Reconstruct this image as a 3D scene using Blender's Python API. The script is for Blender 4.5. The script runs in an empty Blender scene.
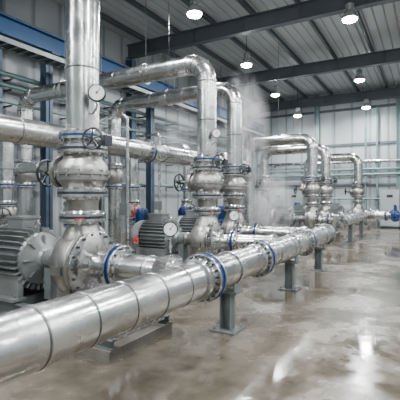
import bpy, math, random
from mathutils import Vector, Matrix
random.seed(4)
V=Vector
# ---------------------------------------------------------------- materials
def newmat(name):
    m=bpy.data.materials.new(name); m.use_nodes=True
    nt=m.node_tree; b=nt.nodes['Principled BSDF']
    return m,nt,b
def N(nt,t,**k):
    n=nt.nodes.new(t)
    for a,v in k.items(): setattr(n,a,v)
    return n
def simple(name,col,rough=.5,metal=0.,var=.15,scale=4.,bump=.0,rvar=.1,bscale=30,bd=.02):
    m,nt,b=newmat(name)
    tc=N(nt,'ShaderNodeTexCoord')
    no=N(nt,'ShaderNodeTexNoise'); no.inputs['Scale'].default_value=scale; no.inputs['Detail'].default_value=5
    nt.links.new(tc.outputs['Object'],no.inputs['Vector'])
    cr=N(nt,'ShaderNodeValToRGB')
    cr.color_ramp.elements[0].position=.3; cr.color_ramp.elements[1].position=.7
    cr.color_ramp.elements[0].color=[c*(1-var) for c in col]+[1]
    cr.color_ramp.elements[1].color=[min(1,c*(1+var)) for c in col]+[1]
    nt.links.new(no.outputs['Fac'],cr.inputs['Fac']); nt.links.new(cr.outputs['Color'],b.inputs['Base Color'])
    mr=N(nt,'ShaderNodeMapRange'); mr.inputs['To Min'].default_value=max(0,rough-rvar); mr.inputs['To Max'].default_value=rough+rvar
    mr.inputs['From Min'].default_value=.3; mr.inputs['From Max'].default_value=.7
    nt.links.new(no.outputs['Fac'],mr.inputs['Value']); nt.links.new(mr.outputs['Result'],b.inputs['Roughness'])
    b.inputs['Metallic'].default_value=metal
    if bump>0:
        n2=N(nt,'ShaderNodeTexNoise'); n2.inputs['Scale'].default_value=bscale; n2.inputs['Detail'].default_value=3
        nt.links.new(tc.outputs['Object'],n2.inputs['Vector'])
        bp=N(nt,'ShaderNodeBump'); bp.inputs['Strength'].default_value=bump; bp.inputs['Distance'].default_value=bd
        nt.links.new(n2.outputs['Fac'],bp.inputs['Height']); nt.links.new(bp.outputs['Normal'],b.inputs['Normal'])
    return m
M={}
M['clad']=simple('stainless_cladding',(.56,.56,.55),.245,1.,.13,3.0,.32,.07,6,.02)
M['seam']=simple('cladding_seam',(.13,.13,.13),.35,1.,.15,8)
M['steel']=simple('machined_steel',(.5,.5,.5),.25,1.,.15,9)
M['cast']=simple('cast_stainless',(.34,.33,.31),.36,.9,.25,5,.25,.08,45,.01)
M['motor']=simple('motor_grey_paint',(.20,.21,.21),.38,.35,.12,5,.05)
M['dark']=simple('dark_iron',(.03,.035,.04),.35,.4,.2,6)
M['blue']=simple('blue_paint',(.006,.032,.115),.32,.1,.2,8)
M['cblue']=simple('crane_blue_paint',(.015,.065,.16),.5,.1,.15,2)
M['green']=simple('green_grey_pipe_paint',(.15,.22,.22),.4,.2,.12,3)
M['supp']=simple('support_grey_paint',(.13,.145,.145),.45,.2,.2,5)
M['beam']=simple('roof_steel_grey',(.075,.085,.095),.5,.2,.12,2)
M['column']=simple('column_blue_grey',(.05,.075,.11),.5,.2,.12,2)
M['white']=simple('white_enamel',(.8,.8,.78),.35,0,.03,3)
M['conc']=simple('plinth_concrete',(.17,.155,.135),.55,0,.25,4,.3,.1,30)
M['cab']=simple('cabinet_grey',(.30,.33,.34),.4,0,.05,3)
M['red']=simple('red_paint',(.45,.03,.015),.4,0,.1,3)
M['lampbody']=simple('lamp_aluminium',(.55,.56,.57),.3,.8,.05,3)
m,nt,b=newmat('lamp_lens'); b.inputs['Base Color'].default_value=(1,1,1,1)
b.inputs['Emission Color'].default_value=(.93,.97,1,1); b.inputs['Emission Strength'].default_value=200
M['lens']=m
def panel(name,col,axis,freq,dist=.03,mulf=.45):
    m,nt,b=newmat(name)
    tc=N(nt,'ShaderNodeTexCoord'); sp=N(nt,'ShaderNodeSeparateXYZ'); nt.links.new(tc.outputs['Object'],sp.inputs[0])
    mu=N(nt,'ShaderNodeMath',operation='MULTIPLY'); mu.inputs[1].default_value=freq
    nt.links.new(sp.outputs[axis],mu.inputs[0])
    fr=N(nt,'ShaderNodeMath',operation='FRACT'); nt.links.new(mu.outputs[0],fr.inputs[0])
    cr=N(nt,'ShaderNodeValToRGB'); e=cr.color_ramp.elements
    e[0].position=0; e[0].color=(0,0,0,1); e[1].position=.08; e[1].color=(1,1,1,1)
    a=e.new(.85); a.color=(1,1,1,1); a=e.new(1.); a.color=(0,0,0,1)
    nt.links.new(fr.outputs[0],cr.inputs['Fac'])
    bp=N(nt,'ShaderNodeBump'); bp.inputs['Strength'].default_value=.8; bp.inputs['Distance'].default_value=dist
    nt.links.new(cr.outputs['Color'],bp.inputs['Height']); nt.links.new(bp.outputs['Normal'],b.inputs['Normal'])
    no=N(nt,'ShaderNodeTexNoise'); no.inputs['Scale'].default_value=.7; no.inputs['Detail'].default_value=6
    nt.links.new(tc.outputs['Object'],no.inputs['Vector'])
    c2=N(nt,'ShaderNodeValToRGB'); c2.color_ramp.elements[0].position=.3; c2.color_ramp.elements[1].position=.7
    c2.color_ramp.elements[0].color=[c*.85 for c in col]+[1]; c2.color_ramp.elements[1].color=list(col)+[1]
    nt.links.new(no.outputs['Fac'],c2.inputs['Fac'])
    mx=N(nt,'ShaderNodeMixRGB',blend_type='MULTIPLY'); mx.inputs['Fac'].default_value=mulf
    nt.links.new(c2.outputs['Color'],mx.inputs['Color1']); nt.links.new(cr.outputs['Color'],mx.inputs['Color2'])
    nt.links.new(mx.outputs['Color'],b.inputs['Base Color'])
    b.inputs['Roughness'].default_value=.45
    return m
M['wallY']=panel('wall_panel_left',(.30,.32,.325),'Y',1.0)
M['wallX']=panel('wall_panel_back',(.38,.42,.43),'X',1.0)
M['ceil']=panel('roof_sheet',(.40,.42,.43),'X',3.0,.04,.35)
# floor
m,nt,b=newmat('wet_concrete_floor')
tc=N(nt,'ShaderNodeTexCoord')
def noise(s,d=6,r=.55,dis=0):
    n=N(nt,'ShaderNodeTexNoise'); n.inputs['Scale'].default_value=s; n.inputs['Detail'].default_value=d
    n.inputs['Roughness'].default_value=r; n.inputs['Distortion'].default_value=dis
    nt.links.new(tc.outputs['Object'],n.inputs['Vector']); return n
n1=noise(.6,8,.62,.6); n2=noise(3.0,8,.65,.3); n3=noise(25,4)
c1=N(nt,'ShaderNodeValToRGB'); e=c1.color_ramp.elements
e[0].position=.34; e[0].color=(.07,.058,.042,1); e[1].position=.66; e[1].color=(.175,.152,.118,1)
c2=N(nt,'ShaderNodeValToRGB'); e=c2.color_ramp.elements
e[0].position=.36; e[0].color=(.62,.61,.60,1); e[1].position=.62; e[1].color=(1,1,1,1)
nt.links.new(n1.outputs['Fac'],c1.inputs['Fac']); nt.links.new(n2.outputs['Fac'],c2.inputs['Fac'])
mx=N(nt,'ShaderNodeMixRGB',blend_type='MULTIPLY'); mx.inputs['Fac'].default_value=.8
nt.links.new(c1.outputs['Color'],mx.inputs['Color1']); nt.links.new(c2.outputs['Color'],mx.inputs['Color2'])
nt.links.new(mx.outputs['Color'],b.inputs['Base Color'])
ad=N(nt,'ShaderNodeMath',operation='MULTIPLY_ADD'); ad.inputs[1].default_value=.35; nt.links.new(n2.outputs['Fac'],ad.inputs[0]); nt.links.new(n1.outputs['Fac'],ad.inputs[2])
mr=N(nt,'ShaderNodeMapRange'); mr.inputs['From Min'].default_value=.59; mr.inputs['From Max'].default_value=.80
mr.inputs['To Min'].default_value=.06; mr.inputs['To Max'].default_value=.36
nt.links.new(ad.outputs[0],mr.inputs['Value']); nt.links.new(mr.outputs['Result'],b.inputs['Roughness'])
bp=N(nt,'ShaderNodeBump'); bp.inputs['Distance'].default_value=.006
nt.links.new(mr.outputs['Result'],bp.inputs['Strength']); nt.links.new(n3.outputs['Fac'],bp.inputs['Height'])
nt.links.new(bp.outputs['Normal'],b.inputs['Normal'])
b.inputs['Specular IOR Level'].default_value=.6
M['floor']=m
# ---------------------------------------------------------------- builder
def fr(axis):
    z=V(axis).normalized(); ref=V((0,0,1)) if abs(z.z)<.9 else V((1,0,0))
    x=ref.cross(z).normalized(); y=z.cross(x); return x,y,z
class B:
    def __init__(s,name): s.n=name; s.v=[]; s.f=[]; s.m=[]; s.mats=[]
    def mi(s,k):
        if k not in s.mats: s.mats.append(k)
        return s.mats.index(k)
    def lathe(s,o,axis,prof,mat,seg=32,caps=True,closed=False):
        o=V(o); x,y,z=fr(axis); b0=len(s.v); k=s.mi(mat); n=len(prof)
        for r,h in prof:
            for i in range(seg):
                a=2*math.pi*i/seg; s.v.append(o+z*h+(x*math.cos(a)+y*math.sin(a))*r)
        for j in range(n if closed else n-1):
            j2=(j+1)%n
            for i in range(seg):
                i2=(i+1)%seg
                s.f.append((b0+j*seg+i,b0+j*seg+i2,b0+j2*seg+i2,b0+j2*seg+i)); s.m.append(k)
        if caps and not closed:
            s.f.append(tuple(b0+i for i in reversed(range(seg)))); s.m.append(k)
            s.f.append(tuple(b0+(n-1)*seg+i for i in range(seg))); s.m.append(k)
    def cyl(s,p0,p1,r,mat,seg=16,r2=None):
        p0=V(p0);p1=V(p1); s.lathe(p0,p1-p0,[(r,0),(r2 if r2 is not None else r,(p1-p0).length)],mat,seg)
    def box(s,c,d,mat,ax=None):
        c=V(c); b0=len(s.v); k=s.mi(mat)
        X,Y,Z=(V((1,0,0)),V((0,1,0)),V((0,0,1))) if ax is None else ax
        for sx in(-1,1):
            for sy in(-1,1):
                for sz in(-1,1): s.v.append(c+X*sx*d[0]/2+Y*sy*d[1]/2+Z*sz*d[2]/2)
        for q in((0,1,3,2),(4,6,7,5),(0,4,5,1),(2,3,7,6),(0,2,6,4),(1,5,7,3)):
            s.f.append(tuple(b0+i for i in q)); s.m.append(k)
    def torus(s,o,axis,R,r,mat,seg=32,ts=8):
        s.lathe(o,axis,[(R+r*math.cos(2*math.pi*i/ts),r*math.sin(2*math.pi*i/ts)) for i in range(ts)],mat,seg,closed=True)
    def sweep(s,sm,rad,mat,seg=32):
        b0=len(s.v); k=s.mi(mat); x,y,z=fr(sm[0][1])
        for i,(p,t) in enumerate(sm):
            t=t.normalized(); x=(x-t*x.dot(t)).normalized(); y=t.cross(x)
            r=rad[i] if isinstance(rad,list) else rad
            for j in range(seg):
                a=2*math.pi*j/seg; s.v.append(p+(x*math.cos(a)+y*math.sin(a))*r)
        for i in range(len(sm)-1):
            for j in range(seg):
                j2=(j+1)%seg; s.f.append((b0+i*seg+j,b0+i*seg+j2,b0+(i+1)*seg+j2,b0+(i+1)*seg+j)); s.m.append(k)
        s.f.append(tuple(b0+i for i in reversed(range(seg)))); s.m.append(k)
        s.f.append(tuple(b0+(len(sm)-1)*seg+i for i in range(seg))); s.m.append(k)
    def pipe(s,pts,r,br,mat='clad',bead=.9,seg=36,seam='seam'):
        pts=[V(p) for p in pts]; sm=[]; beads=[]
        cur=pts[0]; sm.append((cur,(pts[1]-cur).normalized()))
        for i in range(1,len(pts)):
            d1=(pts[i]-pts[i-1]).normalized()
            if i<len(pts)-1:
                d2=(pts[i+1]-pts[i]).normalized(); ang=d1.angle(d2); t=br*math.tan(ang/2)
                st=pts[i]-d1*t
            else: st=pts[i]; ang=0
            L=(st-cur).length
            if bead:
                nb=max(1,int(round(L/bead)))
                for q in range(0 if i>1 else 1,nb+(1 if i<len(pts)-1 else 0)): beads.append((cur+(st-cur)*q/nb,d1))
            sm.append((st,d1))
            if ang>0:
                n1=(d2-d1*d1.dot(d2)).normalized(); K=16
                for q in range(1,K+1):
                    ph=ang*q/K; p=st+d1*br*math.sin(ph)+n1*br*(1-math.cos(ph)); tt=d1*math.cos(ph)+n1*math.sin(ph)
                    sm.append((p,tt))
                    if bead and q%4==0 and q<K: beads.append((p,tt))
                cur=sm[-1][0]
        s.sweep(sm,r,mat,seg)
        for p,t in beads:
            s.lathe(p-t*.012,t,[(r*1.001,0),(r+.0035,.003),(r+.0035,.011),(r*1.001,.014)],seam,seg,caps=False)
            s.lathe(p+t*.002,t,[(r*1.001,0),(r+.007,.004),(r+.007,.034),(r*1.001,.04)],mat,seg,caps=False)
    def flange(s,c,axis,r,mid='blue',n=12,t=.035,gap=.03,bolt=.013,mat='steel'):
        c=V(c);x,y,z=fr(axis)
        s.lathe(c-z*(t+gap/2),z,[(r*.72,-.03),(r*.78,0),(r-.006,0),(r,.006),(r,t)],mat,36)
        s.lathe(c-z*gap/2,z,[(r*1.0,0),(r*1.0,gap)],mid,36)
        s.lathe(c+z*(t+gap/2),-z,[(r*.72,-.03),(r*.78,0),(r-.006,0),(r,.006),(r,t)],mat,36)
        for i in range(n):
            a=2*math.pi*(i+.5)/n; p=c+(x*math.cos(a)+y*math.sin(a))*r*.89; h=t+gap/2+.022
            s.cyl(p-z*h,p+z*h,bolt,'steel',6)
    def bflange(s,c,axis,r,n=12,w=.1):
        c=V(c);x,y,z=fr(axis)
        for g in(-1,1):
            s.lathe(c+z*g*w*.5,-z*g,[(r*.78,-.03),(r*.82,0),(r-.008,0),(r,.008),(r,w*.22)],'steel',44)
            s.lathe(c+z*g*w*.28,-z*g,[(r*.99,0),(r*1.015,.003),(r*1.015,w*.17),(r*.99,w*.18)],'blue',44)
        s.lathe(c-z*w*.1,z,[(r*.93,0),(r*.93,w*.2)],'dark',44)
        for i in range(n):
            a=2*math.pi*(i+.5)/n; p=c+(x*math.cos(a)+y*math.sin(a))*r*.9; h=w/2+.022
            s.cyl(p-z*h,p+z*h,.014,'dark',6)
    def wheel(s,c,axis,R,mat='dark'):
        c=V(c);x,y,z=fr(axis)
        s.torus(c,z,R,R*.085+.003,mat,36,8)
        s.cyl(c-z*.03,c+z*.03,R*.2,mat,16)
        for i in range(5):
            a=2*math.pi*i/5+.3; s.cyl(c,c+(x*math.cos(a)+y*math.sin(a))*R,R*.055+.003,mat,8)
    def done(s,parent=None,ang=35):
        me=bpy.data.meshes.new(s.n); me.from_pydata([tuple(v) for v in s.v],[],s.f)
        for k in s.mats: me.materials.append(M[k])
        me.polygons.foreach_set('material_index',s.m)
        import bmesh
        bm=bmesh.new(); bm.from_mesh(me); bmesh.ops.recalc_face_normals(bm,faces=bm.faces); bm.to_mesh(me); bm.free()
        me.polygons.foreach_set('use_smooth',[True]*len(me.polygons))
        me.set_sharp_from_angle(angle=math.radians(ang)); me.update()
        o=bpy.data.objects.new(s.n,me); bpy.context.collection.objects.link(o)
        if parent: o.parent=parent
        return o
# ---------------------------------------------------------------- room
XL,XR,YN,YB,H=-10.4,7.0,-5.0,25.0,7.95
def boxobj(n,c,d,mat):
    b=B(n); b.box(c,d,mat); return b.done()
boxobj('floor',((XL+XR)/2,(YN+YB)/2,-.1),(XR-XL+.6,YB-YN+.6,.2),'floor')
boxobj('ceiling',((XL+XR)/2,(YN+YB)/2,H+.1),(XR-XL+.6,YB-YN+.6,.2),'ceil')
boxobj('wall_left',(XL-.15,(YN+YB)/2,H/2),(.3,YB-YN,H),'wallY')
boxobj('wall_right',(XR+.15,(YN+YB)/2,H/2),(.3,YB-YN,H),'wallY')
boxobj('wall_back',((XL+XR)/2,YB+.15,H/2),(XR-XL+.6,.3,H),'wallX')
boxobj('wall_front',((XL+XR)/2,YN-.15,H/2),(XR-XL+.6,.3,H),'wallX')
boxobj('baseboard_back',((XL+XR)/2,YB-.03,.15),(XR-XL,.06,.3),'conc')
boxobj('baseboard_left',(XL+.03,(YN+YB)/2,.15),(.06,YB-YN,.3),'conc')
def ibeam(b,p0,p1,h,w,mat,t=.03):
    p0=V(p0);p1=V(p1);d=(p1-p0);L=d.length;d.normalize()
    up=V((0,0,1)) if abs(d.z)<.9 else V((1,0,0)); sd=up.cross(d); c=(p0+p1)/2
    b.box(c,(L,t,h),mat,(d,sd,up))
    b.box(c+up*(h/2-t/2),(L,w,t),mat,(d,sd,up)); b.box(c-up*(h/2-t/2),(L,w,t),mat,(d,sd,up))
for y in(-3.5,1.0,6.6,12.3,18.0,24.3):
    b=B('roof_rafter'); ibeam(b,(XL+.05,y,7.42),(XR-.05,y,7.42),.52,.24,'beam')
    for k in range(9): b.box((XL+1.2+k*1.9,y,7.42),(.02,.2,.47),'beam')
    b.done()
b=B('roof_purlins')
x=XL+.8
while x<XR:
    ibeam(b,(x,YN+.1,7.82),(x,YB-.1,7.82),.16,.09,'beam',.02); x+=1.5
b.done()
for y in(1.0,6.6,12.3,18.0,24.3):
    b=B('wall_column'); ibeam(b,(XL+.2,y,0),(XL+.2,y,7.1),.3,.26,'column'); b.done()
for x in(-6,-1.5,3.):
    b=B('wall_column'); ibeam(b,(x,YB-.18,0),(x,YB-.18,7.9),.26,.24,'green'); b.done()
b=B('crane_runway_beam')
ibeam(b,(-9.5,YN+.1,6.1),(-9.5,YB-.1,6.1),.5,.28,'cblue',.035)
b.box((-9.5,(YN+YB)/2,6.39),(.07,YB-YN-.3,.07),'beam')
for y in(3.0,7.9,12.9,17.9,22.9):
    ibeam(b,(-9.72,y,0),(-9.72,y,5.85),.26,.24,'column'); b.box((-9.6,y,5.82),(.6,.3,.06),'column')
    b.box((-9.72,y,.02),(.45,.45,.04),'column')
b.done()
b=B('wall_girts')
for z in(2.4,4.8,6.9): b.box((( XL+XR)/2,YB-.06,z),(XR-XL-.2,.1,.14),'beam')
b.done()
b=B('wall_pipe_rack')
for i,(z,r) in enumerate(((5.05,.07),(4.75,.055),(4.3,.05),(3.55,.08),(3.2,.05),(2.2,.06))):
    b.cyl((-10.02,YN+.5,z),(-10.02,YB-.5,z),r,'green',16)
    for y in range(-3,25,2): b.box((-10.2,y,z-r-.02),(.38,.05,.04),'beam')
b.done()
b=B('wall_pipe_rack')
for z,r in((3.0,.07),(3.3,.06),(3.75,.1),(1.6,.05)):
    b.cyl((XL+.6,YB-.35,z),(XR-.5,YB-.35,z),r,'green' if r<.09 else 'clad',16)
    for x in range(-9,7,2): b.box((x+.3,YB-.2,z-r-.02),(.05,.36,.04),'beam')
for x in(-3.2,-2.6,.2): b.cyl((x,YB-.3,.02),(x,YB-.3,6.8),.06,'green',12)
b.done()
b=B('cable_tray')
for k in range(100): b.box((-8.9,YN+.5+k*.29,5.35),(.5,.06,.02),'supp')
for s_ in(-.25,.25): b.box((-8.9+s_,(YN+YB)/2,5.4),(.02,YB-YN-.6,.12),'supp')
for k in range(7):
    b.cyl((-9.08+k*.06,YN+.4,5.385),(-9.08+k*.06,YB-.4,5.385),.022,'dark',8)
for y in range(-3,25,4):
    for s_ in(-.27,.27): b.cyl((-8.9+s_,y,5.3),(-8.9+s_,y,7.9),.012,'supp',6)
b.done()
# ---------------------------------------------------------------- lamps
lamps=[(-5.7,9.6,6.8),(-6.15,14.3,6.8),(-6.7,19.2,6.8),(-6.5,22.4,6.3),(-2.0,12.1,6.8),(-2.67,18.6,6.8),(-3.0,23.3,6.55),
 (-5.8,4.8,6.8),(-5.8,0,6.8),(-2,6.3,6.8),(-2,.5,6.8),(2,3,6.8),(2,9,6.8),(2,15.5,6.8),(2,21.5,6.8),(5.3,0,6.8),(5.3,6,6.8),(5.3,12,6.8),(5.3,18,6.8),(2,-3,6.8),(-8,-3,6.8)]
for (x,y,z) in lamps:
    b=B('high_bay_lamp')
    b.lathe((x,y,z),(0,0,1),[(.23,0),(.24,.02),(.19,.13),(.12,.24),(.09,.26)],'lampbody',28)
    b.cyl((x,y,z+.24),(x,y,z+.45),.09,'lampbody',16)
    for k in range(10):
        a=k*math.pi/5; b.box((x+.1*math.cos(a),y+.1*math.sin(a),z+.34),(.04,.01,.2),'lampbody',(V((math.cos(a),math.sin(a),0)),V((-math.sin(a),math.cos(a),0)),V((0,0,1))))
    b.cyl((x,y,z+.45),(x,y,H-.02),.012,'dark',6)
    b.lathe((x,y,z-.07),(0,0,1),[(.05,-.02),(.12,0),(.185,.03),(.2,.07)],'lens',28)
    o=b.done()
    l=bpy.data.lights.new('lamp_light','AREA'); l.shape='DISK'; l.size=.28; l.energy=285; l.color=(.95,.975,1)
    lo=bpy.data.objects.new('lamp_light',l); lo.location=(x,y,z-.12); bpy.context.collection.objects.link(lo); lo.parent=o
# ---------------------------------------------------------------- equipment
def gauge(c,face,R=.1,stem=None):
    b=B('pressure_gauge'); c=V(c); x,y,z=fr(face)
    b.lathe(c-z*.025,z,[(R*.92,0),(R,.01),(R,.045),(R*.9,.05)],'dark',32)
    b.lathe(c+z*.026,z,[(R*.84,0),(R*.84,.002)],'white',32)
    for i in range(11):
        a=math.radians(-45+27*i); d=x*math.cos(a)+y*math.sin(a); e=z.cross(d)
        b.box(c+z*.03+d*R*.7,(R*.18,R*.05,.002),'dark',(d,e,z))
    d=(x*.6+y*.8).normalized(); b.box(c+z*.031+d*R*.25,(R*.75,R*.07,.003),'dark',(d,z.cross(d),z))
    b.cyl(c+z*.028,c+z*.036,R*.12,'dark',10)
    b.cyl(c-y*R*.95,c-y*(R+.07),.014,'steel',8)
    if stem is not None: b.cyl(c-y*(R+.06),stem,.012,'steel',8)
    return b.done()
def valve(b,x,y,z0,z1,r,wd=(-1,0,0),wl=.65,wR=.17,wm='dark'):
    h=z1-z0; zm=z0+h*.5; rf=r*1.5
    b.flange((x,y,z0),(0,0,1),rf,'dark',14); b.flange((x,y,z1),(0,0,1),rf,'dark',14)
    R=r*1.12
    b.lathe((x,y,z0),(0,0,1),[(R*.98,.04),(R,h*.12),(R*1.2,h*.22),(R*1.36,h*.30),(R*1.38,h*.52),(R*1.3,h*.66),(R*1.05,h*.78),(R,h-.04)],'cast',36)
    b.lathe((x,y,z0+h*.40),(0,0,1),[(R*1.36,0),(R*1.5,.01),(R*1.5,.04),(R*1.36,.05)],'cast',36)
    for i in range(14):
        a=2*math.pi*i/14; b.cyl((x+R*1.44*math.cos(a),y+R*1.44*math.sin(a),z0+h*.40-.02),(x+R*1.44*math.cos(a),y+R*1.44*math.sin(a),z0+h*.40+.07),.011,'steel',6)
    w=V(wd).normalized(); c=V((x,y,zm))
    b.lathe(c+w*R*.8,w,[(R*.75,0),(R*.75,R*.55),(R*.95,R*.55),(R*.95,R*.55+.06),(R*.6,R*.55+.08),(R*.35,R*1.1),(R*.3,R*1.3)],'cast',28)
    b.cyl(c,c+w*(wl+.1),.02,'steel',10); b.cyl(c+w*(wl-.12),c+w*(wl-.03),.045,'dark',12)
    for s_ in(-1,1):
        yk=w.cross(V((0,0,1)))*s_*R*.35; b.cyl(c+w*R*1.3+yk,c+w*(wl-.08)+yk*.7,.016,'cast',8)
    b.wheel(c+w*wl,w,wR,wm)
def pump(x,y,zt,xend,zdrop,r=.2,hx=-2.25,shaft=.85,mot=1.,wd=(-1,0,0),wl=.65,wm='dark',S=1.15,front=False):
    b=B('centrifugal_pump'); O=V((x,y,shaft)); ax=V((1,0,0))
    b.box((x-.75,y,.1),(2.5,1.15,.2),'conc')
    if front:
        b.box((x+.72,y,.06),(.5,1.15,.12),'conc')
        for s_ in(-.5,.5): ibeam(b,(x+.4,y+s_,.17),(x+.97,y+s_,.17),.1,.08,'supp',.012)
        for k in range(12): b.box((x+.44+k*.045,y,.2),(.012,1.0,.03),'steel')
    for s_ in(-.36,.36): ibeam(b,(x-1.85,y+s_,.27),(x+.4,y+s_,.27),.14,.1,'supp',.015)
    for k in range(4): b.box((x-1.75+k*.68,y,.27),(.1,.7,.12),'supp')
    sm=[];rd=[]
    for i in range(61):
        t=i/60; R=(.22+.06*t)*S; tr=(.09+.08*t)*S
        a=math.radians(100-360*(1-t))
        p=O+V((-.02,R*math.cos(a),R*math.sin(a))); tg=V((0,-math.sin(a),math.cos(a)))
        sm.append((p,tg)); rd.append(tr)
    b.sweep(sm,rd,'cast',24)
    b.lathe(O-ax*.16,ax,[(.16*S,-.05),(.25*S,-.02),(.31*S,.0),(.33*S,.06),(.335*S,.16),(.33*S,.26),(.29*S,.32),(.25*S,.34)],'cast',40)
    # bolted cover flange
    b.lathe(O+ax*.13,ax,[(.33*S,0),(.34*S,.004),(.34*S,.034),(.33*S,.038)],'cast',44)
    b.lathe(O+ax*.172,ax,[(.335*S,0),(.335*S,.03),(.325*S,.036),(.25*S,.036),(.22*S,.05),(.17,.1),(r*.72,.16),(r*.76,.34),(r*.8,.42)],'steel',44)
    for i in range(18):
        a=2*math.pi*i/18; p=O+ax*.11+V((0,.305*S*math.cos(a),.305*S*math.sin(a))); b.cyl(p,p+ax*.125,.016,'dark',6)
    for i in range(8):
        a=math.radians(45*i+10); d=V((0,math.cos(a),math.sin(a))); b.box(O+ax*.25+d*.19,(.08,.1,.015),'cast',(ax,d,ax.cross(d)))
    b.lathe((x,y,shaft+.1),(0,0,1),[(.24*S,0),(.235*S,.14),(.19*S,.28),(r*.85,.40),(r*.85,.52)],'cast',32)
    b.flange((x,y,shaft+.58),(0,0,1),r*1.4,'dark',12)
    for s_ in(-1,1):
        b.box((x,y+s_*.28,.5),(.22,.07,.42),'cast'); b.box((x,y+s_*.32,.345),(.3,.22,.03),'cast')
        b.box((x,y+s_*.36,shaft-.04),(.16,.14,.1),'cast')
    b.lathe(O-ax*.15,-ax,[(.27*S,0),(.27*S,.05),(.17,.09),(.13,.14),(.12,.26),(.14,.28),(.14,.31),(.05,.33)],'cast',28)
    b.box(O+V((-.34,0,-.3)),(.08,.16,.4),'cast')
    b.cyl(O-ax*.45,O-ax*.66,.035,'steel',14)
    b.lathe(O-ax*.49,-ax,[(.12,0),(.13,.01),(.13,.12),(.12,.13)],'supp',24); b.box(O+V((-.55,0,-.28)),(.12,.18,.46),'supp')
    b.bflange(O+ax*.62,ax,r*1.25,12,.1)
    b.pipe([O+ax*.66,V((hx-.12,y,shaft))],r*.8,.3,bead=.35)
    b.lathe(V((hx-.36,y,shaft)),ax,[(r*.81,0),(r*.85,.05),(r*.93,.12),(r*1.0,.2)],'clad',32)
    zf=shaft+.72
    b.lathe((x,y,zf-.07),(0,0,1),[(r*.9,0),(r*.95,.1),(r*1.05,.18)],'cast',32)
    b.cyl((x+.16,y-.2,zf-.2),(x+.3,y-.34,zf-.2),.018,'steel',8); b.box((x+.3,y-.34,zf-.15),(.03,.12,.018),'red')
    b.cyl((x+.3,y-.34,zf-.21),(x+.3,y-.34,zf-.14),.02,'steel',8)
    b.done()
    b=B('electric_motor'); mx=O-ax*.66; R=.34*mot; L=1.0*mot
    b.cyl(mx,mx+ax*.08,.03,'steel',12)
    b.lathe(mx,-ax,[(R*.2,-.05),(R*.34,-.03),(R*.38,.02),(R*.6,.07),(R*.85,.10),(R*.9,.13),(R*.9,.15),(R*.84,.155),(R*.84,L-.22),(R*1.0,L-.22),(R*1.03,L-.2),(R*1.03,L-.06),(R*.95,L),(R*.5,L+.01)],'motor',40)
    for i in range(30):
        a=2*math.pi*i/30; d=V((0,math.cos(a),math.sin(a)))
        b.box(mx-ax*(L/2-.05)+d*R*.95,(L-.34,R*.26,.013),'motor',(ax,d,ax.cross(d)))
    for i in range(16):
        a=2*math.pi*i/16; d=V((0,math.cos(a),math.sin(a))); b.box(mx-ax*(L+.012)+d*R*.65,(.01,R*.4,.02),'dark',(ax,d,ax.cross(d)))
        if i%2==0: b.box(mx-ax*.08+d*R*.6,(.07,R*.4,.016),'motor',(ax,d,ax.cross(d)))
    for k in range(4): b.torus(mx-ax*(L+.012),ax,R*(.3+.18*k),.006,'motor',28,6)
    b.box(mx-ax*.5+V((0,0,R*1.12)),(.34,.26,.2),'motor'); b.box(mx-ax*.5+V((0,0,R*1.12+.11)),(.37,.29,.03),'motor')
    b.torus(mx-ax*.2+V((0,0,R*1.14)),(0,1,0),.045,.013,'steel',20,8)
    b.cyl(mx-ax*.2+V((0,0,R*.8)),mx-ax*.2+V((0,0,R*1.05)),.03,'motor',10)
    for s_ in(-1,1):
        b.box(mx+V((-.5,s_*R*.78,-.34)),(.72,.08,.30),'motor')
        b.box(mx+V((-.5,s_*R*.9,-.49)),(.8,.2,.035),'motor')
        for t_ in(-.8,-.2): b.cyl(mx+V((t_,s_*R*.95,-.5)),mx+V((t_,s_*R*.95,-.44)),.02,'steel',6)
    b.cyl(mx-ax*.5+V((0,.13,R*1.1)),mx-ax*.5+V((0,.28,R*1.1)),.025,'dark',10)
    b.done()
    b=B('gate_valve')
    valve(b,x,y,zf+.16,zf+.70,r,wd,wl,.17,wm=wm)
    b.done()
    b=B('discharge_pipe')
    b.flange((x,y,zf+.86),(0,0,1),r*1.42,'blue',14)
    b.lathe((x,y,zf+.745),(0,0,1),[(r*1.05,0),(r*1.2,.02),(r*1.2,.06),(r*1.05,.08)],'cast',32)
    b.cyl((x+r,y-.02,zf+.79),(x+r+.16,y-.02,zf+.79),.04,'cast',12)
    b.box((x+r+.2,y-.02,zf+.79),(.1,.12,.12),'dark'); b.cyl((x+r+.2,y-.05,zf+.79),(x+r+.2,y-.22,zf+.79),.014,'steel',8)
    b.wheel((x+r+.2,y-.24,zf+.79),(.35,-1,0),.12,'dark')
    pts=[(x,y,zf+.87),(x,y,zt),(xend,y,zt)]
    if zdrop is not None: pts.append((xend,y,zdrop))
    b.pipe(pts,r,r*2.1)
    if zdrop is not None:
        b.flange((xend,y,2.0),(0,0,1),r*1.45,'blue'); b.flange((xend,y,2.6),(0,0,1),r*1.45,'dark')
        b.lathe((xend,y,2.05),(0,0,1),[(r*1.02,0),(r*1.35,.12),(r*1.35,.35),(r*1.02,.5)],'cast',28)
        b.cyl((xend,y-.2,2.3),(xend,y-.5,2.3),.05,'cast',12)
        b.wheel((xend,y-.52,2.3),(0,-1,0),.18,'dark')
        b.flange((xend,y,.25),(0,0,1),r*1.4,'dark')
    n=max(1,int(abs(xend-x)/2.2))
    for k in range(n):
        xx=x+(xend-x)*(k+.6)/(n+.2)
        b.torus((xx,y,zt),(1,0,0),r+.02,.012,'steel',24,6); b.cyl((xx,y,zt+r),(xx,y,7.75),.007,'dark',6)
    b.done()
pump(-3.8,3.64,5.4,-8.4,.05,r=.205,mot=1.15,shaft=.87,S=1.22,front=True)
pump(-3.8,6.88,4.35,-9.3,.05,r=.19)
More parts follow.
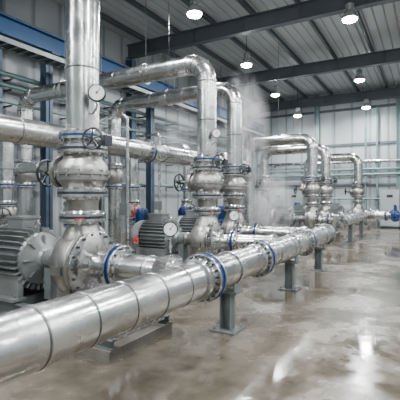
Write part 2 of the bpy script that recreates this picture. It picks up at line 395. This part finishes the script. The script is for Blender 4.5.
pump(-4.2,9.0,4.4,-8.1,.05,r=.19)
pump(-3.85,15.2,3.93,-6.5,.05,r=.2,hx=-2.6)
pump(-3.85,17.4,3.8,-6.6,.05,r=.2,hx=-2.6)
pump(-3.3,22.6,3.85,-6.0,.05,r=.22,hx=-2.2)
gauge((-3.42,3.5,2.93),(.75,-1.0,.0),.105,(-3.62,3.62,2.72))
gauge((-2.95,4.35,1.28),(.6,-1,0),.1,(-2.95,4.35,.9))
gauge((-3.5,6.7,2.9),(.8,-1,0),.09,(-3.66,6.8,2.7))
gauge((-3.2,6.85,1.35),(.6,-1,0),.1,(-3.2,6.88,1.0))
# main header
b=B('main_header_pipe')
b.pipe([(-2.25,-2.2,0.0),(-2.25,-2.2,.78),(-2.25,3.86,.78)],.207,.45,bead=.42,seg=64)
b.pipe([(-2.25,3.86,.78),(-2.25,10.1,.78)],.207,.4,bead=.82,seg=64)
for y in(3.98,5.62,8.1): b.bflange((-2.25,y,.78),(0,1,0),.275,20,.15)
b.lathe((-2.25,5.48,.78),(0,1,0),[(.21,0),(.225,.01),(.225,.04),(.21,.05)],'steel',48)
b.lathe((-2.25,3.74,.78),(0,1,0),[(.208,0),(.235,.01),(.235,.05),(.208,.06)],'steel',48)
b.flange((-2.25,10.1,.78),(0,1,0),.26,'blue',16)
b.done()
for y in(.2,4.62,7.25,9.45):
    b=B('pipe_support_stand')
    ibeam(b,(-2.25,y,.02),(-2.25,y,.5),.15,.15,'supp',.014)
    b.box((-2.25,y,.01),(.34,.34,.02),'supp'); b.box((-2.25,y,.5),(.34,.2,.03),'supp')
    for s_ in(-1,1): b.box((-2.25+s_*.13,y,.56),(.02,.18,.12),'supp')
    b.torus((-2.25,y,.78),(0,1,0),.216,.011,'steel',36,6)
    for s_ in(-1,1):
        for t_ in(-1,1): b.cyl((-2.25+s_*.13,y+t_*.13,.02),(-2.25+s_*.13,y+t_*.13,.05),.014,'steel',6)
    b.done()
# far header
b=B('far_header_pipe')
b.pipe([(-2.6,13.9,.85),(-2.6,20.2,.85),(3.5,20.2,.85)],.19,.45,bead=1.)
b.flange((-2.6,13.9,.85),(0,1,0),.25,'blue'); b.bflange((-1.75,20.2,.85),(1,0,0),.25,14)
for p in((-2.6,15.9),(-2.6,18.6),(-.5,20.2),(2.2,20.2)):
    b.box((p[0],p[1],.33),(.14,.14,.66),'supp'); b.box((p[0],p[1],.01),(.3,.3,.02),'supp')
b.lathe((-1.55,20.2,.85),(1,0,0),[(.2,0),(.28,.1),(.28,.25),(.2,.35)],'blue',24); b.cyl((-1.38,20.2,1.05),(-1.38,20.2,1.35),.06,'blue',14)
b.wheel((-1.38,19.85,.9),(0,-1,0),.22,'blue'); b.cyl((-1.38,20.1,.9),(-1.38,19.85,.9),.04,'blue',12)
b.done()
b=B('return_header_pipe')
b.pipe([(-5.25,-4.5,2.68),(-5.25,12.4,2.68),(-5.25,12.4,.05)],.195,.45,bead=.9)
for y in(6.85,9.8): b.bflange((-5.25,y,2.68),(0,1,0),.25,14)
b.flange((-5.25,2.3,2.68),(0,1,0),.26,'blue',14)
for y in(-1.,5.2,10.6):
    b.torus((-5.25,y,2.68),(0,1,0),.21,.014,'steel',24,6)
    for s_ in(-.28,.28): ibeam(b,(-5.25+s_,y,0),(-5.25+s_,y,2.45),.08,.08,'supp',.012)
    b.box((-5.25,y,2.46),(.7,.1,.05),'supp')
b.done()
for i,(x,y,z) in enumerate(((-6.9,6.3,2.4),(-6.9,8.4,3.1),(-7.0,11.3,3.4),(-6.6,13.6,3.3),(-7.6,5.2,3.3))):
    b=B('riser_pipe')
    b.pipe([(x,y,.05),(x,y,z),(max(x-2.5,-9.5),y,z)],.13,.28,bead=.8,seg=24)
    b.flange((x,y,.3),(0,0,1),.19,'dark',10); b.flange((x,y,1.95),(0,0,1),.19,'blue',10)
    b.flange((x,y,1.1),(0,0,1),.19,'blue',10); b.flange((x,y,1.55),(0,0,1),.19,'dark',10)
    b.lathe((x,y,1.1),(0,0,1),[(.14,.03),(.19,.1),(.2,.25),(.19,.36),(.14,.43)],'cast',24)
    b.cyl((x+.1,y-.1,1.33),(x+.3,y-.3,1.33),.06,'cast',14); b.wheel((x+.33,y-.33,1.33),(1,-1,0),.15,'red' if i==1 else 'dark'); b.done()
for (x,y) in((-6.2,7.9),(-6.3,10.0),(-5.9,11.6),(-6.0,20.6)):
    b=B('vertical_booster_pump')
    b.box((x,y,.06),(.5,.5,.12),'conc'); b.lathe((x,y,.12),(0,0,1),[(.2,0),(.2,.04),(.14,.06),(.17,.14),(.17,.28),(.12,.34),(.11,.75),(.16,.78),(.16,.84),(.14,.86)],'blue',28)
    b.lathe((x,y,.98),(0,0,1),[(.14,0),(.15,.02),(.15,.36),(.13,.42),(.05,.44)],'blue',28)
    for i in range(20):
        a=2*math.pi*i/20; d=V((math.cos(a),math.sin(a),0)); b.box(V((x,y,1.17))+d*.155,(.03,.008,.3),'blue',(d,V((0,0,1)).cross(d),V((0,0,1))))
    b.cyl((x-.4,y,.33),(x+.4,y,.33),.07,'steel',18); b.flange((x-.38,y,.33),(1,0,0),.13,'blue',8); b.flange((x+.38,y,.33),(1,0,0),.13,'blue',8)
    b.box((x+.17,y,1.2),(.1,.14,.14),'dark'); b.done()
for (x,y,h) in((-4.35,5.15,3.05),(-5.6,7.8,3.2)):
    b=B('instrument_standpipe')
    b.pipe([(x,y,.02),(x,y,h),(x-.7,y,h)],.03,.08,mat='steel',bead=0,seg=12)
    b.box((x,y,.01),(.2,.2,.02),'supp'); b.box((x,y-.06,1.5),(.16,.09,.2),'supp'); b.cyl((x,y,1.0),(x+.16,y,1.0),.02,'steel',8); b.wheel((x+.18,y,1.0),(1,0,0),.06,'red')
    b.done()
for x in(-1.9,-.8,.3,-8.2,-7.2):
    b=B('electrical_cabinet')
    b.box((x,YB-.75,1.1),(.95,.5,2.0),'cab'); b.box((x,YB-.75,.05),(.9,.46,.1),'dark')
    b.box((x,YB-1.01,1.1),(.9,.015,1.9),'cab'); b.box((x+.35,YB-1.03,1.1),(.03,.03,.2),'dark'); b.box((x,YB-1.02,1.75),(.3,.01,.15),'dark')
    b.done()
# ---------------------------------------------------------------- steam
def steam(c,rad,dens,sc):
    import bmesh
    me=bpy.data.meshes.new('steam_plume'); bm=bmesh.new(); bmesh.ops.create_icosphere(bm,subdivisions=3,radius=1); bm.to_mesh(me); bm.free()
    o=bpy.data.objects.new('steam_plume',me); bpy.context.collection.objects.link(o); o.location=c; o.scale=rad
    m=bpy.data.materials.new('steam'); m.use_nodes=True; nt=m.node_tree; nt.nodes.clear()
    out=N(nt,'ShaderNodeOutputMaterial'); vs=N(nt,'ShaderNodeVolumeScatter'); vs.inputs['Color'].default_value=(1,1,1,1)
    tc=N(nt,'ShaderNodeTexCoord'); ln=N(nt,'ShaderNodeVectorMath',operation='LENGTH'); nt.links.new(tc.outputs['Object'],ln.inputs[0])
    mr=N(nt,'ShaderNodeMapRange'); mr.inputs['From Min'].default_value=.1; mr.inputs['From Max'].default_value=.95; mr.inputs['To Min'].default_value=1; mr.inputs['To Max'].default_value=0
    nt.links.new(ln.outputs['Value'],mr.inputs['Value'])
    no=N(nt,'ShaderNodeTexNoise'); no.inputs['Scale'].default_value=sc; no.inputs['Detail'].default_value=5; no.inputs['Distortion'].default_value=.8
    nt.links.new(tc.outputs['Object'],no.inputs['Vector'])
    m2=N(nt,'ShaderNodeMapRange'); m2.inputs['From Min'].default_value=.45; m2.inputs['From Max'].default_value=.65; nt.links.new(no.outputs['Fac'],m2.inputs['Value'])
    mu=N(nt,'ShaderNodeMath',operation='MULTIPLY'); nt.links.new(mr.outputs['Result'],mu.inputs[0]); nt.links.new(m2.outputs['Result'],mu.inputs[1])
    mu2=N(nt,'ShaderNodeMath',operation='MULTIPLY'); mu2.inputs[1].default_value=dens; nt.links.new(mu.outputs[0],mu2.inputs[0])
    nt.links.new(mu2.outputs[0],vs.inputs['Density']); nt.links.new(vs.outputs[0],out.inputs['Volume'])
    me.materials.append(m)
steam((-5.0,11.4,3.8),(.9,1.1,2.0),2.3,2.1)
steam((-4.1,11.2,1.5),(.8,1.1,1.3),2.4,2.1)
steam((-6.2,9.6,3.4),(.8,.9,1.3),.8,1.8)
# ---------------------------------------------------------------- world + camera
w=bpy.data.worlds.new('World'); bpy.context.scene.world=w; w.use_nodes=True
w.node_tree.nodes['Background'].inputs[0].default_value=(.6,.7,.8,1); w.node_tree.nodes['Background'].inputs[1].default_value=.3
cd=bpy.data.cameras.new('camera'); cd.lens=36; cd.sensor_width=36; cd.shift_y=-3/400.; cd.clip_end=100
co=bpy.data.objects.new('camera',cd); bpy.context.collection.objects.link(co)
co.location=(0,0,1.7); co.rotation_euler=(math.radians(90),0,math.radians(29.9))
bpy.context.scene.camera=co
